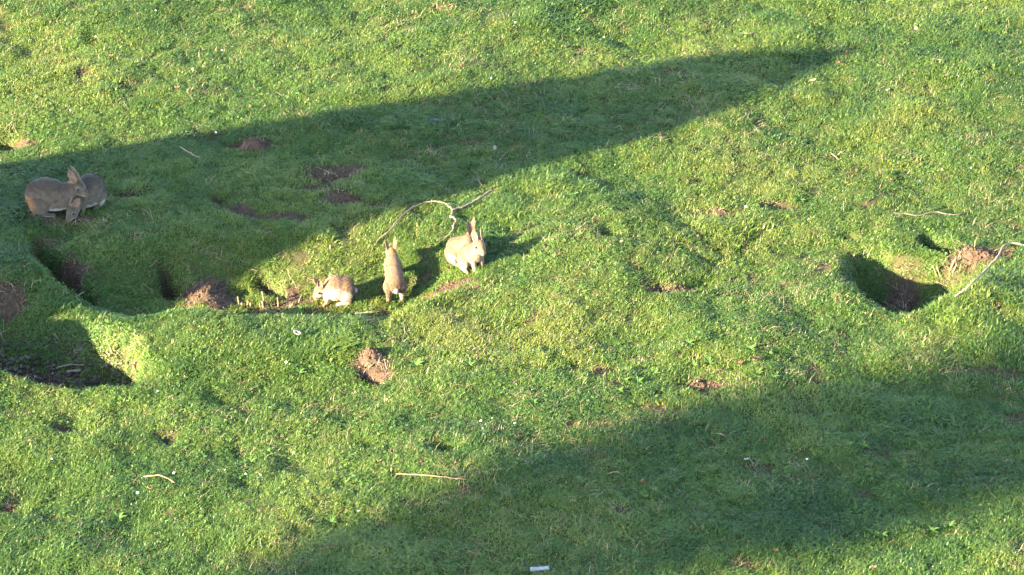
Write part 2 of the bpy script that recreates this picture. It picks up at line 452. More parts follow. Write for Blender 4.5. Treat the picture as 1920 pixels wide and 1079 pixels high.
for (s, l), h, r in zip(axis, hs, rads):
    for _ in range(3000):
        d = rng.normal(size=3); d /= np.linalg.norm(d); d *= rng.random() ** 0.45
        dl = d[1] * r; c = np.array(sl_pt(S1 + d[0] * 0.9, l + dl, h + d[2] * 0.42))
        a = rng.normal(size=3); a /= np.linalg.norm(a); q = np.cross(a, rng.normal(size=3)); q /= np.linalg.norm(q)
        L = rng.uniform(.05, .10); i0 = len(LV)
        LV += [c - a * L, c + q * L * .55, c + a * L, c - q * L * .55]; LF.append((i0, i0 + 1, i0 + 2, i0 + 3))
o = mesh_obj('crown', LV, LF, M_leaf, smooth=False); o.parent = tree; o.matrix_parent_inverse = Matrix.Translation(-tree.location)

# ------------------------------------------------------------------ turf: grass, clover, moss, straw
def proto_collection(name, meshes, mat):
    col = bpy.data.collections.new(name)
    for i, (v, f) in enumerate(meshes):
        me = bpy.data.meshes.new(name); me.from_pydata([tuple(p) for p in v], [], f); me.materials.append(mat); me.update()
        col.objects.link(bpy.data.objects.new('%s_%02d' % (name, i), me))
    return col

def blades(n, rad, hmin, hmax, w, lean, seed):
    r = np.random.default_rng(seed); V, F = [], []
    for _ in range(n):
        a = r.uniform(0, 2 * math.pi); q = rad * math.sqrt(r.random())
        bx, by = q * math.cos(a), q * math.sin(a)
        d = r.uniform(0, 2 * math.pi); h = r.uniform(hmin, hmax); ln = h * r.uniform(0.2, lean)
        dx, dy = math.cos(d), math.sin(d); sx, sy = -dy * w / 2 * r.uniform(.7, 1.3), dx * w / 2
        i = len(V)
        V += [(bx - sx, by - sy, -0.006), (bx + sx, by + sy, -0.006),
              (bx + dx * ln * .35 + sx * .9, by + dy * ln * .35 + sy * .9, h * .62), (bx + dx * ln * .35 - sx * .9, by + dy * ln * .35 - sy * .9, h * .62),
              (bx + dx * ln, by + dy * ln, h * r.uniform(.75, 1.0))]
        F += [(i, i + 1, i + 2, i + 3), (i + 3, i + 2, i + 4)]
    return V, F

def clover(n, rad, size, hmax, seed):
    r = np.random.default_rng(seed); V, F = [], []
    for _ in range(n):
        a = r.uniform(0, 2 * math.pi); q = rad * math.sqrt(r.random())
        cx, cy, cz = q * math.cos(a), q * math.sin(a), r.uniform(.004, hmax)
        tx, ty = r.normal(0, .35), r.normal(0, .35); sz = size * r.uniform(.6, 1.25); y0 = r.uniform(0, 6.28)
        for kf in range(3):
            an = y0 + kf * 2.094; dx, dy = math.cos(an), math.sin(an); i = len(V)
            for u, v in ((0, 0), (.55, .42), (1.0, .22), (1.0, -.22), (.55, -.42)):
                x, y = (dx * u - dy * v) * sz, (dy * u + dx * v) * sz
                V.append((cx + x, cy + y, cz + tx * x + ty * y + (0.10 * sz if u == .55 else 0)))
            F.append((i, i + 1, i + 2, i + 3, i + 4))
    return V, F

def crumbs(n, rad, smin, smax, seed):
    r = np.random.default_rng(seed); V, F = [], []
    for _ in range(n):
        a = r.uniform(0, 6.28); q = rad * math.sqrt(r.random()); s = r.uniform(smin, smax)
        c = np.array([q * math.cos(a), q * math.sin(a), s * .3]); i = len(V)
        for d in ((1, 0, 0), (0, 1, 0), (-1, 0, 0), (0, -1, 0), (0, 0, .8), (0, 0, -.8)):
            V.append(tuple(c + np.array(d) * s * r.uniform(.6, 1.2) + r.normal(0, s * .15, 3)))
        F += [(i, i + 1, i + 4), (i + 1, i + 2, i + 4), (i + 2, i + 3, i + 4), (i + 3, i, i + 4), (i + 1, i, i + 5), (i + 2, i + 1, i + 5), (i + 3, i + 2, i + 5), (i, i + 3, i + 5)]
    return V, F

SX0, SX1, SY0, SY1 = -4.6, 4.6, -4.3, 5.6
def normals(x, y):
    e = 0.03
    nxv = -(bil(Z, x + e, y) - bil(Z, x - e, y)) / (2 * e); nyv = -(bil(Z, x, y + e) - bil(Z, x, y - e)) / (2 * e)
    n = np.stack([nxv, nyv, np.ones_like(nxv)], -1)
    return n / np.linalg.norm(n, axis=1, keepdims=True)

def scatter(name, col, nvar, x, y, scl, tint, mat, label, cat, align=0.5, sink=0.0):
    n = len(x)
    nr = normals(x, y); nr[:, :2] *= align; nr /= np.linalg.norm(nr, axis=1, keepdims=True)
    yaw = rng.uniform(0, 2 * math.pi, n)
    zc = nr; tx = np.stack([np.cos(yaw), np.sin(yaw), np.zeros(n)], -1)
    yc = np.cross(zc, tx); yc /= np.linalg.norm(yc, axis=1, keepdims=True); xc = np.cross(yc, zc)
    rot = np.stack([np.arctan2(yc[:, 2], zc[:, 2]), -np.arcsin(np.clip(xc[:, 2], -1, 1)), np.arctan2(xc[:, 1], xc[:, 0])], -1)
    me = bpy.data.meshes.new(name); me.vertices.add(n)
    me.vertices.foreach_set('co', np.stack([x, y, bil(Z, x, y) - sink], -1).reshape(-1).astype(np.float32))
    def attr(nm, tp, arr, key):
        a = me.attributes.new(nm, tp, 'POINT'); a.data.foreach_set(key, arr)
    attr('rot', 'FLOAT_VECTOR', rot.reshape(-1).astype(np.float32), 'vector')
    attr('scl', 'FLOAT', scl.astype(np.float32), 'value')
    attr('tint', 'FLOAT', np.clip(tint, 0, 1).astype(np.float32), 'value')
    attr('var', 'INT', rng.integers(0, nvar, n).astype(np.int32), 'value')
    me.update(); me.materials.append(mat)
    o = bpy.data.objects.new(name, me); COL.objects.link(o)
    g = bpy.data.node_groups.new(name, 'GeometryNodeTree')
    g.interface.new_socket('Geometry', in_out='INPUT', socket_type='NodeSocketGeometry')
    g.interface.new_socket('Geometry', in_out='OUTPUT', socket_type='NodeSocketGeometry')
    gi, go = g.nodes.new('NodeGroupInput'), g.nodes.new('NodeGroupOutput')
    ip = g.nodes.new('GeometryNodeInstanceOnPoints'); ci = g.nodes.new('GeometryNodeCollectionInfo')
    ci.inputs['Collection'].default_value = col; ci.inputs['Separate Children'].default_value = True; ci.inputs['Reset Children'].default_value = True
    ip.inputs['Pick Instance'].default_value = True
    def na(nm, tp):
        q = g.nodes.new('GeometryNodeInputNamedAttribute'); q.data_type = tp; q.inputs[0].default_value = nm; return q.outputs['Attribute']
    g.links.new(gi.outputs[0], ip.inputs['Points']); g.links.new(ci.outputs[0], ip.inputs['Instance'])
    g.links.new(na('var', 'INT'), ip.inputs['Instance Index']); g.links.new(na('rot', 'FLOAT_VECTOR'), ip.inputs['Rotation'])
    g.links.new(na('scl', 'FLOAT'), ip.inputs['Scale']); g.links.new(ip.outputs[0], go.inputs[0])
    md = o.modifiers.new('scatter', 'NODES'); md.node_group = g
    tag(o, label, cat, kind='stuff')
    return o

gy2, gx2 = np.gradient(blur(Z, 2), STEP)
STEEP = np.clip(np.sqrt(1 + gx2 ** 2 + gy2 ** 2), 1, 2.2)
def pts(n):
    x, y = rng.uniform(SX0, SX1, int(n * 2.1)), rng.uniform(SY0, SY1, int(n * 2.1))
    k_ = rng.random(len(x)) < bil(STEEP, x, y) / 2.2
    return x[k_], y[k_]

CLOV = lambda x, y: fbm(x, y, 0.7, 31, 3)
YEL = lambda x, y: fbm(x, y, 0.9, 35, 3)
FINE = lambda x, y: fbm(x, y, 0.13, 37, 2)
def BIAS(x, y):
    t = 0.0
    for px, py, r, a in [(150, 140, 1.0, .14), (330, 630, .7, .16), (640, 470, .4, .12), (1000, 560, .8, .06), (1500, 900, 1.2, -.12), (470, 860, .5, -.16), (1400, 680, .5, -.06), (800, 280, .9, -.10), (1200, 160, .8, .04)]:
        c = P(px, py); t = t + a * np.exp(-((x - c[0]) ** 2 + (y - c[1]) ** 2) / r ** 2)
    return t

x, y = pts(76000); s = bil(SOIL, x, y); keep = rng.random(len(x)) > s * 0.97; x, y, s = x[keep], y[keep], s[keep]
dens = FINE(x, y); keep = rng.random(len(x)) < 0.45 + 0.9 * dens; x, y, s, dens = x[keep], y[keep], s[keep], dens[keep]
ti = 0.46 + BIAS(x, y) + (YEL(x, y) - .5) * 1.0 + (fbm(x, y, .3, 39, 2) - .5) * .3 + (dens - .5) * .40 + rng.normal(0, .05, len(x)) + .04
scl = (0.62 + 0.75 * fbm(x, y, .3, 41, 2)) * rng.uniform(.75, 1.2, len(x)) * (1 - 0.5 * s) * (1 + .8 * sstep(.60, .78, fbm(x, y, .5, 43, 3)))
scatter('grass', proto_collection('grass_tuft', [blades(34, .038, .008, .022, .0032, 2.2, 100 + i) for i in range(8)], M_grass), 8, x, y, scl, ti, M_grass,
        'short green turf grass grazed close all over the slope', 'grass', 0.6)

x, y = pts(40000); s = bil(SOIL, x, y); c = CLOV(x, y); keep = (rng.random(len(x)) > s * 1.1) & (rng.random(len(x)) < sstep(.40, .62, c) * .85 + .12 + .22 * sstep(-.5, -2.0, y)); x, y = x[keep], y[keep]
ti = 0.45 + BIAS(x, y) + (YEL(x, y) - .5) * .8 + rng.normal(0, .09, len(x)) + (FINE(x, y) - .5) * .45
scatter('clover', proto_collection('clover_patch', [clover(15, .05, .0066, .015, 200 + i) for i in range(8)], M_clover), 8, x, y, rng.uniform(.75, 1.35, len(x)), ti, M_clover,
        'low clover leaves mixed through the turf', 'clover', 0.9)

x, y = pts(30000); s = bil(SOIL, x, y); c = fbm(x, y, .45, 47, 3); keep = (rng.random(len(x)) > s * .8) & (rng.random(len(x)) < sstep(.54, .74, c) * .7); x, y = x[keep], y[keep]
ti = 0.42 + (FINE(x, y) - .5) * .8 + rng.normal(0, .15, len(x))
scatter('moss', proto_collection('moss_tuft', [blades(46, .045, .006, .014, .004, 1.2, 300 + i) for i in range(5)], M_moss), 5, x, y, rng.uniform(.8, 1.4, len(x)), ti, M_moss,
        'yellowish moss in patches between the grass', 'moss', 0.9)

x, y = pts(26000); s = bil(SOIL, x, y); c = fbm(x, y, .5, 53, 3); keep = (rng.random(len(x)) < sstep(.40, .74, c) * .75 + .20 + .30 * s); x, y = x[keep], y[keep]
scatter('dry_grass', proto_collection('straw_tuft', [blades(7, .05, .008, .024, .0023, 3.6, 400 + i) for i in range(6)], M_straw), 6, x, y, rng.uniform(.7, 1.5, len(x)), rng.uniform(0, 1, len(x)), M_straw,
        'withered straw-coloured grass blades scattered in the turf', 'dry grass', 0.8)

x, y = pts(110000); s = bil(SOIL, x, y); keep = rng.random(len(x)) < sstep(.3, .9, s); x, y = x[keep], y[keep]
scatter('soil_crumbs', proto_collection('crumbs', [crumbs(6, .03, .002, .007, 500 + i) for i in range(6)], M_crumb), 6, x, y, rng.uniform(.6, 1.5, len(x)), rng.uniform(.1, .9, len(x)), M_crumb,
        'loose brown crumbs of earth lying on the bare patches', 'soil crumbs', 0.5)

# ------------------------------------------------------------------ rabbits
def coat_mat():
    m, nt, b = new_mat('rabbit_coat')
    v = N(nt, 'ShaderNodeVertexColor'); v.layer_name = 'coat'
    n = noise(nt, 130, 5, 0.85); n2 = noise(nt, 30, 3, 0.6)
    r = ramp(nt, [(0.3, (.42, .41, .40)), (0.7, (1.45, 1.42, 1.4))], n.outputs['Fac'])
    r2 = ramp(nt, [(0.3, (.82, .82, .83)), (0.7, (1.14, 1.12, 1.1))], n2.outputs['Fac'])
    m1 = N(nt, 'ShaderNodeMix', data_type='RGBA', blend_type='MULTIPLY'); m1.inputs[0].default_value = 1
    m2 = N(nt, 'ShaderNodeMix', data_type='RGBA', blend_type='MULTIPLY'); m2.inputs[0].default_value = 1
    nt.links.new(v.outputs[0], m1.inputs[6]); nt.links.new(r.outputs[0], m1.inputs[7])
    nt.links.new(m1.outputs[2], m2.inputs[6]); nt.links.new(r2.outputs[0], m2.inputs[7])
    nt.links.new(m2.outputs[2], b.inputs['Base Color'])
    b.inputs['Roughness'].default_value = 0.9; b.inputs['Specular IOR Level'].default_value = 0.12
    b.inputs['Sheen Weight'].default_value = 0.15
    bump(nt, b, n.outputs['Fac'], 0.5, 0.003)
    return m
M_coat = coat_mat()
M_eye, _nt, _b = new_mat('rabbit_eye'); _n = noise(_nt, 60); _r = ramp(_nt, [(.3, (.006, .004, .003)), (.7, (.02, .012, .008))], _n.outputs['Fac'])
_nt.links.new(_r.outputs[0], _b.inputs['Base Color']); _b.inputs['Roughness'].default_value = 0.08

def ellipsoid(c, r, M=None, seg=14, ring=9):
    V, F = [], []
    for i in range(ring + 1):
        th = math.pi * i / ring
        for j in range(seg):
            ph = 2 * math.pi * j / seg
            p = Vector((r[0] * math.sin(th) * math.cos(ph), r[1] * math.sin(th) * math.sin(ph), r[2] * math.cos(th)))
            if M is not None: p = M @ p
            V.append(p + Vector(c))
    for i in range(ring):
        for j in range(seg):
            F.append((i * seg + j, (i + 1) * seg + j, (i + 1) * seg + (j + 1) % seg, i * seg + (j + 1) % seg))
    return V, F

def capsule(p0, r0, p1, r1):
    p0, p1 = Vector(p0), Vector(p1); d = p1 - p0; L = d.length
    M = d.to_track_quat('Z', 'Y').to_matrix()
    V, F = [], []; seg = 12; rows = []
    for i in range(5): th = math.pi / 2 * (1 - i / 4); rows.append((-r0 * math.sin(th), r0 * math.cos(th)))
    for i in range(5): th = math.pi / 2 * i / 4; rows.append((L + r1 * math.sin(th), r1 * math.cos(th)))
    for z, r in rows:
        for j in range(seg):
            a = 2 * math.pi * j / seg; V.append(M @ Vector((r * math.cos(a), r * math.sin(a), z)) + p0)
    for i in range(len(rows) - 1):
        for j in range(seg):
            F.append((i * seg + j, i * seg + (j + 1) % seg, (i + 1) * seg + (j + 1) % seg, (i + 1) * seg + j))
    return V, F

def frame(fwd, up=(0, 0, 1)):
    f = Vector(fwd).normalized(); u = Vector(up); l = u.cross(f).normalized(); u = f.cross(l)
    return Matrix((f, l, u)).transposed()                        # columns: forward, left, up

ADULT = dict(back=(.054, .041, .030), flank=(.108, .086, .065), belly=(.50, .46, .42), nape=(.30, .145, .055), ear=(.12, .088, .066), inner=(.17, .11, .085))
YOUNG = dict(back=(.135, .082, .049), flank=(.185, .124, .083), belly=(.40, .33, .27), nape=(.21, .098, .042), ear=(.145, .074, .044), inner=(.17, .09, .065))

def make_rabbit(label, loc, yaw, scale, shapes, head, ears, coat, pitch=0.0, roll=0.0, whites=(), oranges=(), tail=None, hair=14000, seed=1, anchor=None, hs=1.15):
    root = empty('rabbit', loc, yaw); root.rotation_euler = (roll, pitch, yaw)
    root.scale = (scale,) * 3
    if anchor: root.location = Vector(loc) - Euler((roll, pitch, yaw)).to_matrix() @ (Vector(anchor) * scale)
    tag(root, label, 'rabbit', 'wild rabbits around the warren')
    V, F = [], []
    def add(vf):
        i = len(V); V.extend(vf[0]); F.extend([tuple(k + i for k in f) for f in vf[1]])
    for s in shapes:
        if s[0] == 'e': add(ellipsoid(s[1], s[2], Euler(s[3]).to_matrix() if len(s) > 3 else None))
        else: add(capsule(*s[1:]))
    hp, HM = Vector(head[0]), frame(head[1], head[2] if len(head) > 2 else (0, 0, 1))
    for c, r in [((-.004, 0, 0), (.044, .033, .035)), ((.030, 0, -.010), (.030, .022, .023)), ((.048, 0, -.014), (.016, .016, .015)),
                 ((.012, .014, -.014), (.026, .018, .020)), ((.012, -.014, -.014), (.026, .018, .020)), ((-.018, 0, .012), (.026, .026, .024))]:
        add(ellipsoid(hp + HM @ (Vector(c) * hs), [q * hs for q in r], HM))
    tmp = mesh_obj('tmp', V, F)
    rm = tmp.modifiers.new('r', 'REMESH'); rm.mode = 'VOXEL'; rm.voxel_size = 0.0042
    sm = tmp.modifiers.new('s', 'SMOOTH'); sm.factor = 0.5; sm.iterations = 7
    dg = bpy.context.evaluated_depsgraph_get(); dg.update()
    me = bpy.data.meshes.new_from_object(tmp.evaluated_get(dg))
    bpy.data.objects.remove(tmp)
    me.name = 'body'
    body = bpy.data.objects.new('body', me); COL.objects.link(body); body.parent = root
    me.materials.clear(); me.materials.append(M_coat)
    n = len(me.vertices); co = np.zeros(n * 3); me.vertices.foreach_get('co', co); co = co.reshape(-1, 3)
    no = np.zeros(n * 3); me.vertices.foreach_get('normal', no); no = no.reshape(-1, 3)
    me.polygons.foreach_set('use_smooth', np.ones(len(me.polygons), bool))
    eyes = [hp + HM @ (Vector((.013, sg * .0305, .008)) * hs) for sg in (1, -1)]
    L = lambda k: np.array(coat[k])
    wob = (np.sin(co[:, 0] * 90) * np.cos(co[:, 1] * 110 + co[:, 2] * 70)) * .12
    t = sstep(-.1, .75, no[:, 2] + wob)[:, None]
    c = L('flank') * (1 - t) + L('back') * t
    wb = (sstep(.30, .75, -no[:, 2] + wob) * sstep(.14, .05, co[:, 2]))[:, None]
    c = c * (1 - wb) + L('belly') * wb
    def spot(p, r, colr, amt=1.0):
        nonlocal c
        d = np.linalg.norm(co - np.array(p), axis=1); w = (amt * (1 - sstep(r * .5, r, d + wob * .02)))[:, None]
        c = c * (1 - w) + np.array(colr) * w
    for e in eyes: spot(e, .018, L('belly') * .6, .25)
    spot(hp + HM @ Vector((.05, 0, -.03)), .026, L('belly') * .85, .8)
    spot(hp + HM @ Vector((.010, 0, -.040)), .024, L('belly') * .9, .8)
    spot(hp + HM @ Vector((-.048, 0, .022)), .042, L('nape'), .75)
    spot(hp + HM @ Vector((.064, 0, -.010)), .010, (.12, .07, .06), .6)
    for p, r, a in whites: spot(p, r, L('belly'), a)
    for p, r, a in oranges: spot(p, r, L('nape'), a)
    def put(mesh, colr):
        a = mesh.color_attributes.new('coat', 'FLOAT_COLOR', 'POINT')
        a.data.foreach_set('color', np.concatenate([colr, np.ones((len(colr), 1))], 1).astype(np.float32).reshape(-1))
    put(me, c)
    # fur
    r_ = np.random.default_rng(seed); ii = r_.integers(0, n, hair)
    back = np.array(HM @ Vector((-1, 0, 0))) * .3 + np.array([-.9, 0, -.25])
    d = no[ii] * r_.uniform(.35, .8, (hair, 1)) + back * .8 + r_.normal(0, .28, (hair, 3)); d /= np.linalg.norm(d, axis=1, keepdims=True)
    Lh = r_.uniform(.007, .015, (hair, 1)) / max(scale, .6) * .9
    hd = np.linalg.norm(co[ii] - np.array(hp), axis=1); Lh[hd < .055] *= .5
    sd = np.cross(d, no[ii]); sd /= (np.linalg.norm(sd, axis=1, keepdims=True) + 1e-9)
    b0 = co[ii] - no[ii] * .0015
    hv = np.stack([b0 - sd * .0008, b0 + sd * .0008, b0 + d * Lh], 1).reshape(-1, 3)
    fur = mesh_obj('fur', hv, np.arange(hair * 3).reshape(-1, 3), M_coat, root, smooth=False)
    put(fur.data, np.repeat(c[ii] * r_.uniform(.45, 1.45, (hair, 1)), 3, 0))
    for e in eyes:
        ev, ef = ellipsoid(e, (.0092, .0072, .0092), HM, 12, 8); mesh_obj('eye', ev, ef, M_eye, root)
    # ears: cupped leaves of skin with thickness
    for sg, edir, eopen, eL in ears:
        base = hp + HM @ (Vector((-.022, sg * .015, .024)) * hs); ax = (HM @ Vector(edir)).normalized()
        op = (HM @ Vector(eopen)); op = (op - ax * op.dot(ax)).normalized(); sdv = ax.cross(op)
        EV, EF, EC = [], [], []; nu, nv = 13, 9
        for layer in (0, 1):
            for i in range(nu):
                u = i / (nu - 1); w = .0215 * (0.42 + 0.58 * math.sin(math.pi * min(1, (u * .93 + .12)) ** .9)) * (1 - max(0, u - .72) / .28 * .93 if u > .72 else 1)
                for j in range(nv):
                    v = -1 + 2 * j / (nv - 1)
                    cup = (abs(v) ** 1.7) * (.014 * (1 - .55 * u)) * min(1, w / .012)
                    p = base + ax * (u * eL - .006) + sdv * (v * w) + op * (cup - .004 - .012 * u * (1 - u) + (.0022 * (1 - u * .5) if layer else 0) * (1 - abs(v) * .75))
                    EV.append(p)
                    if layer: cc = L('inner')
                    else: cc = L('ear') * (1 - .35 * sstep(.82, 1, u)) + (L('nape') - L('ear')) * .5 * (1 - sstep(0, .35, u))
                    if abs(v) > .85: cc = cc * .5 + L('belly') * .35
                    EC.append(cc)
        q = nu * nv
        for i in range(nu - 1):
            for j in range(nv - 1):
                a0 = i * nv + j; EF.append((a0, a0 + nv, a0 + nv + 1, a0 + 1)); EF.append((q + a0, q + a0 + 1, q + a0 + nv + 1, q + a0 + nv))
            EF.append((i * nv, q + i * nv, q + (i + 1) * nv, (i + 1) * nv)); EF.append((i * nv + nv - 1, (i + 1) * nv + nv - 1, q + (i + 1) * nv + nv - 1, q + i * nv + nv - 1))
        er = mesh_obj('ear', EV, EF, M_coat, root); put(er.data, np.array(EC))
    if tail:
        tv_, tf_ = ellipsoid(tail[0], tail[1], Euler(tail[2]).to_matrix(), 16, 12)
        rr = random.Random(5); tv_ = [v + Vector((rr.uniform(-1, 1), rr.uniform(-1, 1), rr.uniform(-1, 1))) * .0025 for v in tv_]
        to = mesh_obj('tail', tv_, tf_, M_coat, root)
        tc = np.tile(np.array((.40, .36, .32)), (len(tv_), 1)); put(to.data, tc)
    return root

def legs_sit(fx=.075, fy=.028, fz=.10):
    out = []
    for s in (1, -1):
        out += [('c', (fx - .02, s * fy, fz), .022, (fx, s * fy * 1.05, .045), .014), ('c', (fx, s * fy * 1.05, .045), .013, (fx + .006, s * fy, .010), .011),
                ('c', (fx + .004, s * fy, .009), .010, (fx + .024, s * fy, .007), .008)]
    return out

def haunch(x=-.06, z=.06, y=.052, r=(.062, .034, .060), foot=(-.085, .010)):
    out = []
    for s in (1, -1):
        out += [('e', (x, s * y, z), r), ('c', (foot[0], s * (y + .008), .014), .015, (foot[1], s * (y + .012), .011), .011)]
    return out

# crouching adult: long low back, head raised at the front
crouch = [('e', (-.085, 0, .102), (.088, .074, .098)), ('e', (-.020, 0, .112), (.105, .072, .096)), ('e', (.055, 0, .100), (.080, .062, .080)),
          ('c', (.060, 0, .120), .064, (.112, 0, .155), .048)] + haunch(-.078, .064, .062, (.062, .032, .060)) + legs_sit(.095, .032, .075) + [('e', (-.01, 0, .078), (.125, .074, .070)), ('e', (-.05, 0, .118), (.095, .078, .095))]
# sitting up, forequarters lifted
sit = [('e', (-.055, 0, .078), (.072, .066, .078)), ('e', (-.015, 0, .108), (.066, .060, .085), (0, .5, 0)), ('e', (.030, 0, .132), (.050, .048, .070), (0, .3, 0)),
       ('c', (.030, 0, .140), .050, (.058, 0, .188), .040)] + haunch(-.045, .058, .054, (.058, .032, .058), (-.06, .035)) + legs_sit(.055, .026, .115)
# head down grazing, back arched
graze = [('e', (-.055, 0, .112), (.084, .078, .092)), ('e', (.000, 0, .118), (.094, .080, .098)), ('e', (.060, 0, .098), (.062, .053, .064)),
         ('c', (.065, 0, .108), .054, (.112, 0, .112), .040)] + haunch(-.065, .075, .046, (.052, .034, .060), (-.085, -.005)) + legs_sit(.070, .030, .085)
# huddled, nose to the ground
huddle = [('e', (-.075, 0, .100), (.085, .074, .094)), ('e', (-.005, 0, .110), (.095, .072, .092)), ('e', (.062, 0, .085), (.064, .056, .068)),
          ('c', (.085, 0, .085), .046, (.125, 0, .058), .034)] + haunch(-.070, .062, .054) + legs_sit(.085, .036, .065) + [('e', (-.02, 0, .080), (.115, .082, .074)), ('e', (-.04, 0, .118), (.092, .084, .100))]
# stretched out, climbing: hind legs straight, back seen from behind
climb = [('e', (-.090, 0, .138), (.068, .074, .068)), ('e', (-.03, 0, .145), (.090, .066, .060)), ('e', (.055, 0, .140), (.085, .066, .060)),
         ('c', (.085, 0, .142), .052, (.150, 0, .157), .040)]
for s in (1, -1):
    climb += [('e', (-.105, s * .050, .118), (.046, .034, .054)), ('c', (-.120, s * .044, .095), .026, (-.142, s * .047, .045), .017),
              ('c', (-.142, s * .047, .045), .016, (-.156, s * .048, .012), .014), ('c', (-.156, s * .048, .011), .014, (-.095, s * .050, .009), .011),
              ('c', (.085, s * .030, .110), .022, (.105, s * .032, .045), .014), ('c', (.105, s * .032, .045), .014, (.115, s * .032, .008), .011)]

up_ears = lambda L=.078, tilt=-.35, sp=.22: [(1, (tilt, sp, 1), (.6, .75, .1), L), (-1, (tilt, -sp, 1), (.6, -.75, .1), L)]

make_rabbit('grey-brown adult rabbit crouching in the shade, ears up, orange nape, facing right', at(104, 396), R(-6), 1.04, crouch,
            ((.148, -.002, .168), (.86, -.34, -.40)), [(1, (-1.15, .12, .80), (.2, .9, .2), .108), (-1, (-.85, -.16, .9), (.3, -.95, 0), .104)], ADULT,
            whites=[((-.045, -.06, .016), .022, .7), ((.02, -.055, .03), .03, .8)], oranges=[((-.14, -.05, .06), .075, .6)], seed=1)
make_rabbit('dark grey-brown adult rabbit huddled head down under the other rabbit\'s chin', at(163, 389), R(-122), .95, huddle,
            ((.158, .012, .050), (.72, -.25, -.60)), [(1, (-.95, .28, .35), (.2, .9, .4), .075), (-1, (-.95, -.30, .30), (.2, -.9, .4), .075)], ADULT,
            whites=[((-.06, .085, .03), .028, .5)], seed=2)
make_rabbit('sandy young rabbit grazing in the hollow, pale flank towards the sun, facing left', at(630, 567), R(180 + 10), .82, graze,
            ((.118, .008, .112), (.78, .22, -.64)), [(1, (-.45, .30, 1), (.5, .8, .1), .092), (-1, (-.15, -.25, 1), (.6, -.7, .1), .092)], YOUNG,
            whites=[((.02, .08, .07), .10, .9), ((.09, .05, .08), .065, .8), ((-.06, .08, .06), .08, .7)], tail=((-.138, 0, .085), (.018, .016, .024), (0, .4, 0)), seed=3)  # pale underside, plus sun glare painted into the coat on the sunward flank
make_rabbit('brown young rabbit seen from behind, stretched up the bank with pale tail showing', at(741, 566), R(97), .86, climb,
            ((.172, .004, .160), (.85, .05, -.50)), [(1, (-.05, .24, 1), (.45, .8, .0), .105), (-1, (-.10, -.20, 1), (.45, -.8, .0), .105)], YOUNG,
            pitch=R(-22), whites=[((-.155, 0, .10), .038, .9), ((-.15, -.035, .06), .032, .7)], tail=((-.158, -.006, .132), (.014, .017, .030), (0, -.4, 0)), seed=4, anchor=(-.145, 0, 0))
make_rabbit('pale tan young rabbit half hidden behind another, only its back and ears showing', at(867, 491), R(-50), .90, sit,
            ((.062, .046, .196), (.70, .62, -.25)), [(1, (-.10, .35, 1), (.6, .75, .1), .110), (-1, (-.45, .05, 1), (.6, -.75, .1), .110)], YOUNG,
            whites=[((-.02, -.09, .04), .05, .5)], tail=((-.128, 0, .05), (.018, .016, .024), (0, .3, 0)), seed=5)
make_rabbit('pale tan young rabbit sitting upright in full sun at the hollow\'s edge, facing right', at(889, 506), R(-60), .93, sit,
            ((.080, -.004, .214), (.94, -.05, -.30)), up_ears(.086, -.65, .16), YOUNG,
            whites=[((-.01, -.085, .030), .045, .6), ((.055, -.03, .03), .035, .4)], tail=((-.128, 0, .05), (.018, .016, .024), (0, .3, 0)), seed=6)

# ------------------------------------------------------------------ sticks and twigs
def spline(pp, n):
    pp = [Vector(p) for p in pp]; out = []
    for i in range(len(pp) - 1):
        p0, p1, p2, p3 = pp[max(i - 1, 0)], pp[i], pp[i + 1], pp[min(i + 2, len(pp) - 1)]
        for k_ in range(n):
            t = k_ / n
            out.append(.5 * ((2 * p1) + (p2 - p0) * t + (2 * p0 - 5 * p1 + 4 * p2 - p3) * t * t + (3 * p1 - p0 - 3 * p2 + p3) * t ** 3))
    out.append(pp[-1]); return out
def stick_mesh(name, pix, r0, r1, mat, lift=.012, arch=0.0, parent=None, seed=1, n=4):
    pp = []
    for i, q in enumerate(pix):
        extra = q[2] if len(q) > 2 else arch * math.sin(math.pi * i / max(1, len(pix) - 1))
        pp.append(at(q[0], q[1] + extra * 277, lift + extra))
    sp = spline(pp, n); m = len(sp)
    rr = random.Random(seed); sp = [p + Vector((rr.uniform(-1, 1), rr.uniform(-1, 1), rr.uniform(-.5, .5))) * r0 * .55 for p in sp]
    v, f = tube(sp, [(r0 + (r1 - r0) * i / (m - 1)) * (1.35 if i % 5 == 0 and 0 < i < m - 1 else 1) for i in range(m)], 7, .22, seed)
    o = mesh_obj(name, v, f, mat)
    if parent: o.parent = parent; o.matrix_parent_inverse = Matrix.Translation(-parent.location)
    return o
Z8 = lambda pts_, lifts=None: [(680 + a / 4.364, 320 + b / 4.364) + ((lifts[i],) if lifts else ()) for i, (a, b) in enumerate(pts_)]
fb = empty('forked_branch', at(850, 396))
tag(fb, 'grey forked dead branch lying across the grass above the upright rabbits', 'branch')
stick_mesh('stem', Z8([(1065, 160), (960, 235), (850, 295), (745, 330), (730, 365), (724, 385), (762, 405), (745, 460), (735, 500), (690, 550), (605, 582)],
                      [.05, .04, .03, .03, .035, .04, .04, .03, .02, .01, .0]), .0075, .0052, M_bark, .006, parent=fb, seed=3, n=5)
stick_mesh('side_shoot', Z8([(738, 330), (690, 285), (625, 262), (525, 265), (415, 310), (350, 360), (285, 415), (230, 490), (130, 575), (95, 620)],
                            [.03, .035, .04, .04, .04, .035, .03, .03, .02, .01]), .0054, .0034, M_bark, .006, parent=fb, seed=4, n=5)
def lone(name, pix, r0, r1, mat, label, cat='twig', **kw):
    o = stick_mesh(name, pix, r0 * .85, r1 * .85, mat, **kw); return tag(o, label, cat)
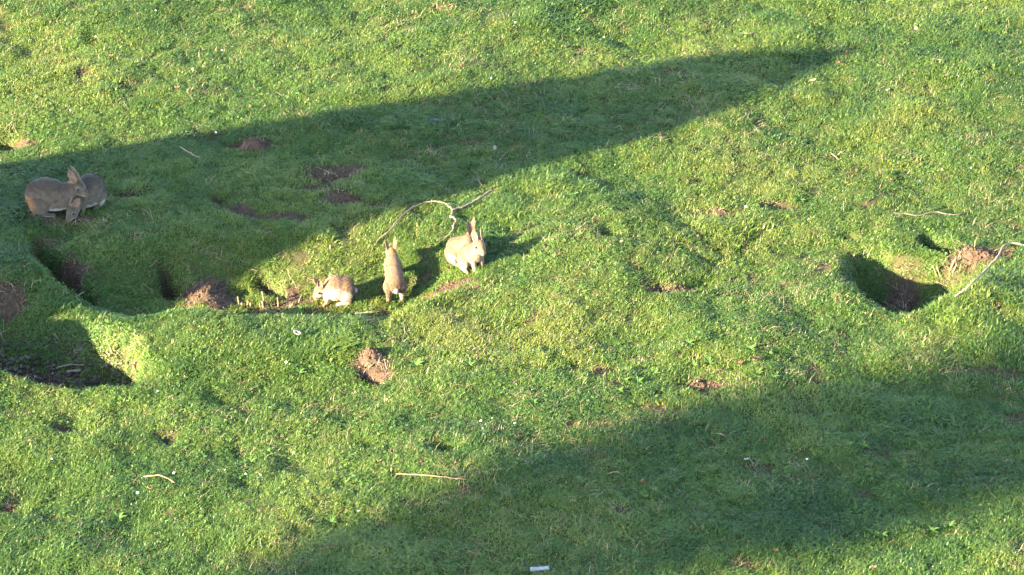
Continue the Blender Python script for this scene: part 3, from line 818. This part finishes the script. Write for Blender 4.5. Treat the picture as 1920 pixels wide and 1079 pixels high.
lone('crooked_branch', [(1935, 466), (1905, 461), (1882, 464, .03), (1868, 487, .045), (1845, 512, .05), (1826, 531, .05), (1806, 548, .04), (1790, 560, .02)], .0085, .0065, M_pale,
     'pale bent stick leaning over the edge of the right-hand hollow', 'stick', n=5, seed=7)
lone('twig', [(1675, 403), (1702, 405), (1722, 408), (1752, 401), (1775, 405), (1796, 406), (1814, 401)], .0050, .0035, M_bark,
     'thin pale crooked twig on the grass above the right-hand burrow', arch=.01, seed=8)
lone('twig', [(337, 279), (350, 286), (362, 293), (374, 300)], .0055, .004, M_pale, 'short pale twig in the shade near the upper-left shadow edge', arch=.02, seed=9)
lone('dry_stalk', [(742, 893), (790, 895), (835, 899), (876, 903)], .004, .003, M_stalk, 'long straight dry stem lying on the lower middle grass', arch=.015, seed=10)
lone('dry_stalk', [(270, 898), (295, 896), (312, 900), (328, 910)], .0045, .003, M_stalk, 'curved dry stem among clover at the lower left', arch=.02, seed=11)
lone('twig', [(1384, 66), (1402, 66), (1426, 62)], .006, .005, M_bark, 'short brown twig near the top edge right of centre', arch=.01, seed=12)
lone('twig', [(1748, 114), (1762, 116), (1776, 117)], .008, .006, M_bark, 'stubby reddish-brown twig high on the right beyond the shadow', seed=13)
lone('grey_stick', [(798, 226), (812, 229), (836, 228)], .011, .008, M_slate, 'short blue-grey stick inside the upper edge of the big shadow', 'stick', seed=14)
lone('dry_stalk', [(1140, 893), (1155, 889), (1170, 897)], .003, .002, M_stalk, 'wispy bent dry stem in the lower right shade', arch=.03, seed=15)
lone('dry_stalk', [(1330, 818), (1348, 817), (1362, 823)], .0035, .003, M_stalk, 'small curved dry stem beside the lower right shadow edge', arch=.015, seed=16)
lone('twig', [(1557, 290), (1565, 296), (1573, 303)], .006, .005, M_bark, 'tiny brown twig right of the shadow tip, upper of two', seed=17)
lone('twig', [(666, 592), (690, 590), (715, 588)], .005, .004, M_pale, 'pale twig in the grass just below the stretched rabbit', arch=.01, seed=18)
lone('twig', [(98, 698), (120, 690), (140, 688), (168, 692)], .006, .005, M_pale, 'longer grey twig among dead leaves in the left hollow', arch=.03, seed=19)
lone('twig', [(126, 702), (140, 700), (153, 699)], .011, .010, M_pale, 'thick pale stick end among dead leaves in the left hollow', arch=.01, seed=20)

lone('twig', [(150, 560), (156, 546), (152, 532), (158, 522)], .005, .003, M_pale, 'pale upright root end in the mouth of the leftmost burrow of the main hollow', seed=22)
lone('twig', [(140, 562), (160, 552), (168, 558)], .004, .003, M_pale, 'thin dead root hanging across the leftmost burrow of the main hollow', arch=.03, seed=23)

# what sets one of many alike apart: the nearest landmark, the side it lies on and its rank there
MARKS = [('the pair of rabbits in the shade', 122, 370), ('the grazing rabbit', 625, 545), ('the stretched rabbit', 742, 515), ('the sitting rabbits', 882, 475), ('the forked branch', 840, 390),
         ('the sunny molehill', 699, 682), ('the right-hand hollow', 1690, 540), ('the left hollow', 120, 670), ('the big shadow\'s tip', 1580, 110), ('the upper left corner', 0, 0),
         ('the middle of the top edge', 960, 0), ('the upper right corner', 1920, 0), ('the lower left corner', 0, 1079), ('the middle of the bottom edge', 960, 1079), ('the lower right corner', 1920, 1079),
         ('the rust-orange leaf pair', 1403, 686), ('the thin pale twig', 1745, 403), ('the long straight dry stalk', 810, 897), ('the curved dry stalk', 300, 900), ('the reddish earth patch', 1308, 722),
         ('the middle of the right edge', 1920, 560), ('the upper earth heap', 472, 276)]
SIDES = ['right of', 'above and right of', 'above', 'above and left of', 'left of', 'below and left of', 'below', 'below and right of']
ORD = ['nearest', 'second nearest', 'third nearest', 'fourth nearest', 'fifth nearest', 'sixth nearest', 'seventh nearest']
def place_labels(head, spots):
    info = []
    for px, py in spots:
        ds = [(math.hypot(px - a, 1.6 * (py - b)), n, a, b) for n, a, b in MARKS]
        d, n, a, b = min(ds)
        info.append((n, SIDES[int(round(math.atan2(-(py - b) * 1.6, px - a) / (math.pi / 4))) % 8], d))
    out = []
    for n, sd, d in info:
        same = sorted(q[2] for q in info if q[0] == n and q[1] == sd)
        out.append('%s %s %s' % (head, sd, n) + (', %s of them' % ORD[same.index(d)] if len(same) > 1 else ''))
    return out
NTH = ['leftmost', 'second from the left', 'third from the left', 'fourth from the left', 'fifth from the left', 'sixth from the left', 'seventh from the left',
       'eighth from the left', 'ninth from the left', 'tenth from the left', 'eleventh from the left', 'rightmost']
def nth_labels(head, spots):
    xs = sorted(q[0] for q in spots)
    return ['%s, %s' % (head, NTH[xs.index(q[0])] if xs.index(q[0]) < len(xs) - 1 else 'rightmost') for q in spots]

# cut and withered stalks
def stalk(px, py, h, r, lean, label, group, seed, mat=M_stalk):
    rr = random.Random(seed); p = at(px, py)
    a = rr.uniform(0, 6.28); n = 5
    pp = [p + Vector((math.cos(a) * lean * h * (i / n) ** 1.5, math.sin(a) * lean * h * (i / n) ** 1.5, -.01 + (h + .01) * i / n)) for i in range(n + 1)]
    v, f = tube(pp, [r * (1.15 - .3 * i / n) for i in range(n + 1)], 6, .2, seed)
    v[-1] = v[-1] + Vector((0, 0, .007)); v[-2] = v[-2] + Vector((0, 0, .004))
    o = mesh_obj('dry_stalk', v, f, mat); return tag(o, label, 'stalk', group)
g1 = 'cut stalks on the floor of the main hollow'
spots_56231 = [(449, 574, .06, .006), (452, 577, .03, .005), (464, 576, .035, .007), (471, 577, .03, .006), (497, 575, .10, .005), (494, 577, .04, .006),
                                    (522, 575, .055, .0045), (488, 578, .03, .005), (671, 552, .035, .006), (676, 553, .035, .005), (668, 565, .03, .005), (620, 470, .03, .006)]
spots_56231_labels = nth_labels('short dry cut stalk sticking up in the main hollow', [q[:2] for q in spots_56231])
for i, (px, py, h, r) in enumerate(spots_56231):
    stalk(px, py, h, r, .15, spots_56231_labels[i], g1, 30 + i)
g2 = 'withered stalks in the right-hand hollow'
spots_56842 = [(1700, 588, .05, .007), (1752, 575, .03, .006), (1762, 572, .03, .005), (1772, 570, .03, .005), (1757, 520, .07, .005), (1763, 520, .06, .004),
                                    (1780, 512, .09, .005), (1786, 515, .06, .005), (1800, 510, .06, .004), (1605, 517, .04, .005), (1597, 488, .04, .005)]
spots_56842_labels = nth_labels('withered brown stalk at the right-hand hollow', [q[:2] for q in spots_56842])
for i, (px, py, h, r) in enumerate(spots_56842):
    stalk(px, py, h, r, .45, spots_56842_labels[i], g2, 60 + i)
g3 = 'broken stalks around the left hollow'
spots_57429 = [(236, 698, .035, .006), (248, 697, .035, .005), (255, 696, .03, .006), (263, 693, .045, .007), (112, 640, .05, .006), (215, 660, .05, .005), (210, 662, .04, .006), (220, 664, .05, .004), (162, 690, .05, .006)]
spots_57429_labels = nth_labels('broken brown stalk by the left hollow', [q[:2] for q in spots_57429])
for i, (px, py, h, r) in enumerate(spots_57429):
    stalk(px, py, h, r, .6, spots_57429_labels[i], g3, 90 + i)
# the branching dead weed in the right-hand hollow
dw = empty('dead_weed', at(1699, 582)); tag(dw, 'branching dead weed stem standing in the right-hand hollow', 'weed')
def local_tube(name, pl, r0, r1, mat, parent, seed):
    sp = spline(pl, 4); v, f = tube(sp, [r0 + (r1 - r0) * i / (len(sp) - 1) for i in range(len(sp))], 6, .15, seed)
    return mesh_obj(name, v, f, mat, parent)
local_tube('stem', [(0, 0, -.02), (-.005, .0, .06), (-.02, .01, .12), (-.03, .0, .17)], .004, .002, M_bark, dw, 1)
local_tube('side_shoot', [(-.004, 0, .05), (.025, .0, .075), (.04, .005, .11)], .003, .0015, M_bark, dw, 2)
local_tube('side_shoot', [(-.008, 0, .08), (-.03, -.01, .095), (-.045, -.01, .13)], .0025, .0015, M_bark, dw, 3)
local_tube('side_shoot', [(-.018, 0, .12), (-.005, .01, .14), (.0, .015, .165)], .002, .0012, M_bark, dw, 4)

# ------------------------------------------------------------------ molehill-like heaps of thrown-up earth
def clod_mesh(r, rr):
    bm = bmesh.new(); bmesh.ops.create_icosphere(bm, subdivisions=1, radius=r)
    sx, sy, sz = rr.uniform(.7, 1.3), rr.uniform(.7, 1.3), rr.uniform(.55, 1.0)
    v = [Vector((p.co.x * sx, p.co.y * sy, p.co.z * sz)) * rr.uniform(.72, 1.2) for p in bm.verts]
    f = [tuple(q.index for q in p.verts) for p in bm.faces]; bm.free(); return v, f
def heap(px, py, rx, ry, h, label, seed, rot=0.0):
    """thrown-up earth: a low ragged dome crusted with clods and crumbs"""
    c = at(px, py); V, F = [], []; rr = random.Random(seed); nr, ns = 12, 32
    ca_, sa_ = math.cos(rot), math.sin(rot)
    def surf(lx, ly):
        xw, yw = c.x + lx * ca_ - ly * sa_, c.y + lx * sa_ + ly * ca_
        t = min(1.0, math.hypot(lx / rx, ly / ry))
        nz = float(fbm(np.array(xw), np.array(yw), .07, seed + 9, 2))
        return xw - c.x, yw - c.y, hz(xw, yw) + h * (1 - t ** 2.4) * (.45 + .8 * nz) - .012 * t - c.z
    for i in range(nr + 1):
        for j in range(ns):
            a = 2 * math.pi * j / ns; t = i / nr
            V.append(surf(rx * t * math.cos(a), ry * t * math.sin(a)))
    for i in range(nr):
        for j in range(ns):
            F.append((i * ns + j, (i + 1) * ns + j, (i + 1) * ns + (j + 1) % ns, i * ns + (j + 1) % ns))
    for k_ in range(int(60 + 16000 * rx * ry)):
        a = rr.uniform(0, 6.283); t = rr.random() ** .6 * 1.4
        p = surf(rx * t * math.cos(a), ry * t * math.sin(a)); r = rr.choice([.003, .004, .005, .006, .008, .012]) * (1.1 - .45 * t)
        cv, cf = clod_mesh(r, rr); k0 = len(V)
        V += [v + Vector(p) + Vector((0, 0, r * .35 + .006 * max(0, t - .9))) for v in cv]; F += [tuple(q + k0 for q in f) for f in cf]
    o = mesh_obj('soil_heap', V, F, M_soil, smooth=False); o.location = c
    return tag(o, label, 'soil heap')
heap(699, 674, .090, .072, .055, 'lumpy brown molehill in full sun on the lower slope', 3)
heap(472, 281, .10, .06, .07, 'grey-brown earth heap in the upper left of the big shadow', 4)
heap(388, 552, .19, .16, .032, 'large crumbly earth heap outside the burrow in the main hollow', 5)
heap(527, 411, .10, .04, .02, 'low pale strip of thrown-up earth in the big shadow', 6)
heap(1836, 480, .13, .06, .03, 'flat earth heap between the small right burrow and the bent stick', 7)
heap(1308, 722, .09, .04, .02, 'thin scatter of reddish earth heaped on the lower right grass', 8)

# ------------------------------------------------------------------ fallen leaves, daisies, rosettes
def leaf_mesh(name, L, Wd, curl, seed):
    rr = random.Random(seed); V, F = [], []; nu, nv = 7, 5
    for i in range(nu):
        u = i / (nu - 1); w = Wd * math.sin(math.pi * (u * .92 + .04)) ** .8
        for j in range(nv):
            v = -1 + 2 * j / (nv - 1)
            V.append((u * L - L / 2, v * w, .004 + curl * (v * v * .6 + (u - .5) ** 2) * L + rr.uniform(-1, 1) * .0012))
    for i in range(nu - 1):
        for j in range(nv - 1): a = i * nv + j; F.append((a, a + nv, a + nv + 1, a + 1))
    me = bpy.data.meshes.new(name); me.from_pydata(V, [], F); me.polygons.foreach_set('use_smooth', [True] * len(F)); me.update(); return me
def leaf(px, py, L, mat, label, group=None, seed=1, lift=.02):
    rr = random.Random(seed); me = leaf_mesh('fallen_leaf', L, L * .28, rr.uniform(.2, .6), seed); me.materials.append(mat)
    o = bpy.data.objects.new('fallen_leaf', me); COL.objects.link(o); o.location = at(px, py, lift)
    o.rotation_euler = (rr.uniform(-.3, .3), rr.uniform(-.35, .35), rr.uniform(0, 6.28)); md = o.modifiers.new('thickness', 'SOLIDIFY'); md.thickness = .0008
    return tag(o, label, 'leaf', group)
leaf(1418, 682, .06, M_deadleaf, 'big rust-orange fallen leaf on the right-centre grass, right of a pair', seed=3)
leaf(1388, 690, .05, M_deadleaf, 'rust-orange fallen leaf half buried in a rosette, left of a pair', seed=4)
leaf(557, 636, .045, M_paleleaf, 'pale leaf standing on the sunny grass below the main hollow', seed=5, lift=.03)
leaf(927, 286, .040, M_paleleaf, 'pale leaf lying inside the lower part of the big shadow', seed=6)
leaf(1400, 870, .035, M_paleleaf, 'bluish pale leaf in the lower right shade', seed=7)
leaf(1665, 177, .05, M_paleleaf, 'curled whitish leaf far right above the twig', seed=8)
leaf(597, 568, .05, M_deadleaf, 'reddish leaf under the grazing rabbit\'s chin', seed=9)
leaf(842, 511, .035, M_deadleaf, 'reddish leaf beside the half-hidden rabbit', seed=10)
leaf(1526, 158, .035, M_paleleaf, 'pale leaf catching sun at the lower edge of the shadow tip', seed=11)
leaf(1239, 1022, .030, M_deadleaf, 'brown leaf in the shade at the bottom edge', seed=12)
gl = 'small brown leaves dotted over the grass'
spots_62635 = [(825, 867), (712, 872), (95, 857), (1345, 735), (1354, 701), (1120, 418), (1307, 450), (1287, 347), (469, 208), (318, 24), (570, 179), (790, 197),
                              (210, 112), (127, 242), (333, 172), (84, 172), (62, 357), (880, 1045), (281, 924), (620, 1030), (402, 1074), (1670, 345), (1465, 235), (1775, 148), (1571, 124),
                              (1640, 1072), (1730, 1005), (1455, 1040), (1105, 660), (640, 740), (985, 610), (1205, 910), (1180, 770), (980, 175), (868, 128), (1060, 95), (1867, 47), (676, 790), (735, 855), (590, 795)]
spots_62635_labels = place_labels('small brown leaf', [q[:2] for q in spots_62635])
for i, (px, py) in enumerate(spots_62635):
    leaf(px, py, .022 + .014 * ((i * 37) % 10) / 10, M_deadleaf, spots_62635_labels[i], gl, 40 + i)

# litter of old leaves in the left hollow
LV, LF = [], []
for i in range(420):
    px, py = rng.uniform(-40, 262), rng.uniform(640, 735)
    q = at(px, py); 
    if q.z > hz(*P(-20, 735)) - .10: continue
    me_ = leaf_mesh('t', rng.uniform(.02, .042), rng.uniform(.005, .011), rng.uniform(.1, .7), 900 + i)
    Mx = Euler((rng.normal(0, .4), rng.normal(0, .4), rng.uniform(0, 6.28))).to_matrix(); k0 = len(LV)
    LV += [Mx @ v.co + q + Vector((0, 0, .012)) for v in me_.vertices]; LF += [tuple(a + k0 for a in p.vertices) for p in me_.polygons]
    bpy.data.meshes.remove(me_)
if LV:
    lo_ = mesh_obj('leaf_litter', LV, LF, M_litter); tag(lo_, 'drift of old brown leaves in the shaded left hollow', 'leaf litter', kind='stuff')

def daisy_proto():
    root = empty('daisy', (0, 0, 0)); V, F = [], []
    for k_ in range(12):
        a = 2 * math.pi * k_ / 12; i = len(V)
        for u, v in ((.25, .12), (.75, .2), (1, 0), (.75, -.2), (.25, -.12)):
            V.append(((math.cos(a) * u - math.sin(a) * v) * .010, (math.sin(a) * u + math.cos(a) * v) * .010, .004 + .003 * u))
        F.append(tuple(range(i, i + 5)))
    mesh_obj('petals', V, F, M_petal, root, False)
    v, f = ellipsoid((0, 0, .005), (.0034, .0034, .003), None, 8, 5); mesh_obj('centre', v, f, M_yolk, root)
    v, f = tube([(0, 0, -.035), (.002, 0, -.015), (0, 0, .003)], [.0009] * 3, 5); mesh_obj('stem', v, f, M_daisystem, root)
    return root
M_daisystem = simple('daisy_stem', [(.3, (.06, .12, .03)), (.7, (.10, .17, .05))], 50, .7, 0, 0)
dp = daisy_proto(); gd = 'daisies in the turf'
spots_65008 = [(409, 890), (422, 890), (460, 897), (488, 900), (483, 905), (327, 897), (249, 883), (623, 947), (97, 870), (258, 933), (797, 1017), (902, 798), (923, 793), (965, 803),
                              (672, 968), (690, 980), (906, 822), (1513, 870), (1407, 643), (1439, 658), (1307, 725), (1380, 719), (1717, 60), (1766, 326), (1723, 348), (1820, 323), (179, 76), (362, 137), (384, 127),
                              (1686, 206), (537, 688), (295, 742), (965, 50), (921, 155), (1133, 78), (1165, 462), (1398, 397), (1475, 708), (1712, 155), (416, 102), (132, 215), (405, 257), (621, 208), (292, 28)]
spots_65008_labels = place_labels('small white daisy', [q[:2] for q in spots_65008])
for i, (px, py) in enumerate(spots_65008):
    o = dp if i == 0 else copy_tree(dp)
    o.location = at(px, py, .026); rr = random.Random(i)
    o.rotation_euler = (rr.uniform(.1, .7), rr.uniform(-.5, .1), rr.uniform(0, 6)); s_ = rr.uniform(.55, .95); o.scale = (s_, s_, s_)
    tag(o, spots_65008_labels[i], 'daisy', gd)

def rosette_mesh(seed):
    rr = random.Random(seed); V, F = [], []
    for k_ in range(11):
        a = k_ * 2.4 + rr.uniform(-.3, .3); L = rr.uniform(.035, .065); w = L * .17; el = rr.uniform(.5, 1.5); base = len(V); n_ = 5
        for i in range(n_):
            u = i / (n_ - 1); r_ = u * L; zz = .002 + L * el * (u - .55 * u * u); ww = w * math.sin(math.pi * (u * .85 + .08))
            for v in (-1, 0, 1):
                V.append((math.cos(a) * r_ - math.sin(a) * ww * v, math.sin(a) * r_ + math.cos(a) * ww * v, zz + abs(v) * .003))
        for i in range(n_ - 1):
            for j in range(2): q = base + i * 3 + j; F.append((q, q + 3, q + 4, q + 1))
    me = bpy.data.meshes.new('rosette'); me.from_pydata(V, [], F); me.polygons.foreach_set('use_smooth', [True] * len(F)); me.update(); return me
M_plant = simple('plantain_leaf', [(.3, (.038, .085, .020)), (.7, (.080, .14, .030))], 25, .7, .3, .002, spec=.1)
rms = [rosette_mesh(700 + i) for i in range(4)]
for m_ in rms: m_.materials.append(M_plant)
gr = 'broad-leaved weed rosettes in the turf'
spots_67089 = [(1195, 722), (1170, 718), (1225, 706), (1160, 738), (1300, 690), (1330, 686), (1375, 685), (1065, 693), (1420, 705), (1450, 712), (1290, 650), (1405, 660), (1440, 668), (172, 842), (222, 978),
                              (500, 850), (535, 840), (1590, 838), (1620, 842), (1530, 862), (1070, 372), (1500, 380), (1830, 660), (1380, 470), (880, 690), (780, 690), (560, 705),
                              (1700, 985), (1745, 1000), (1780, 990), (1650, 1010), (620, 985), (1000, 760), (1090, 905), (1370, 940), (300, 590), (560, 590), (380, 860), (470, 870)]
spots_67089_labels = place_labels('green weed rosette', [q[:2] for q in spots_67089])
for i, (px, py) in enumerate(spots_67089):
    rr = random.Random(800 + i); o = bpy.data.objects.new('weed_rosette', rms[i % 4]); COL.objects.link(o); o.location = at(px, py, .004)
    o.rotation_euler = (0, 0, rr.uniform(0, 6)); s_ = rr.uniform(.45, .85); o.scale = (s_, s_, s_)
    tag(o, spots_67089_labels[i], 'weed', gr)

# ------------------------------------------------------------------ scrap of rolled paper at the bottom edge
pr = empty('paper_roll', at(1012, 1071, .013), R(8)); tag(pr, 'small rolled scrap of whitish paper lying near the bottom edge', 'paper')
V, F = [], []; nl, na_ = 9, 26
for side, rad in ((0, .0135), (1, .0122)):
    for i in range(nl):
        for j in range(na_):
            a = 2 * math.pi * j / na_; k_ = rad * (1 + .05 * math.sin(3 * a + i * .4)); V.append(((i / (nl - 1) - .5) * .098, math.cos(a) * k_, math.sin(a) * k_ * .86))
q = nl * na_
for i in range(nl - 1):
    for j in range(na_):
        a, b2 = i * na_ + j, i * na_ + (j + 1) % na_
        F += [(a, b2, b2 + na_, a + na_), (q + a, q + a + na_, q + b2 + na_, q + b2)]
for j in range(na_):
    j2 = (j + 1) % na_; e = (nl - 1) * na_
    F += [(j, q + j, q + j2, j2), (e + j, e + j2, q + e + j2, q + e + j)]
mesh_obj('sheet', V, F, M_paper, pr)
V, F = [], []
for i in range(4):
    for j in range(5): V.append(((i / 3 - .5) * .09, .010 + j * .004, -.012 + .0006 * ((i * j) % 3)))
for i in range(3):
    for j in range(4): a = i * 5 + j; F.append((a, a + 5, a + 6, a + 1))
mesh_obj('loose_edge', V, F, M_paper, pr)
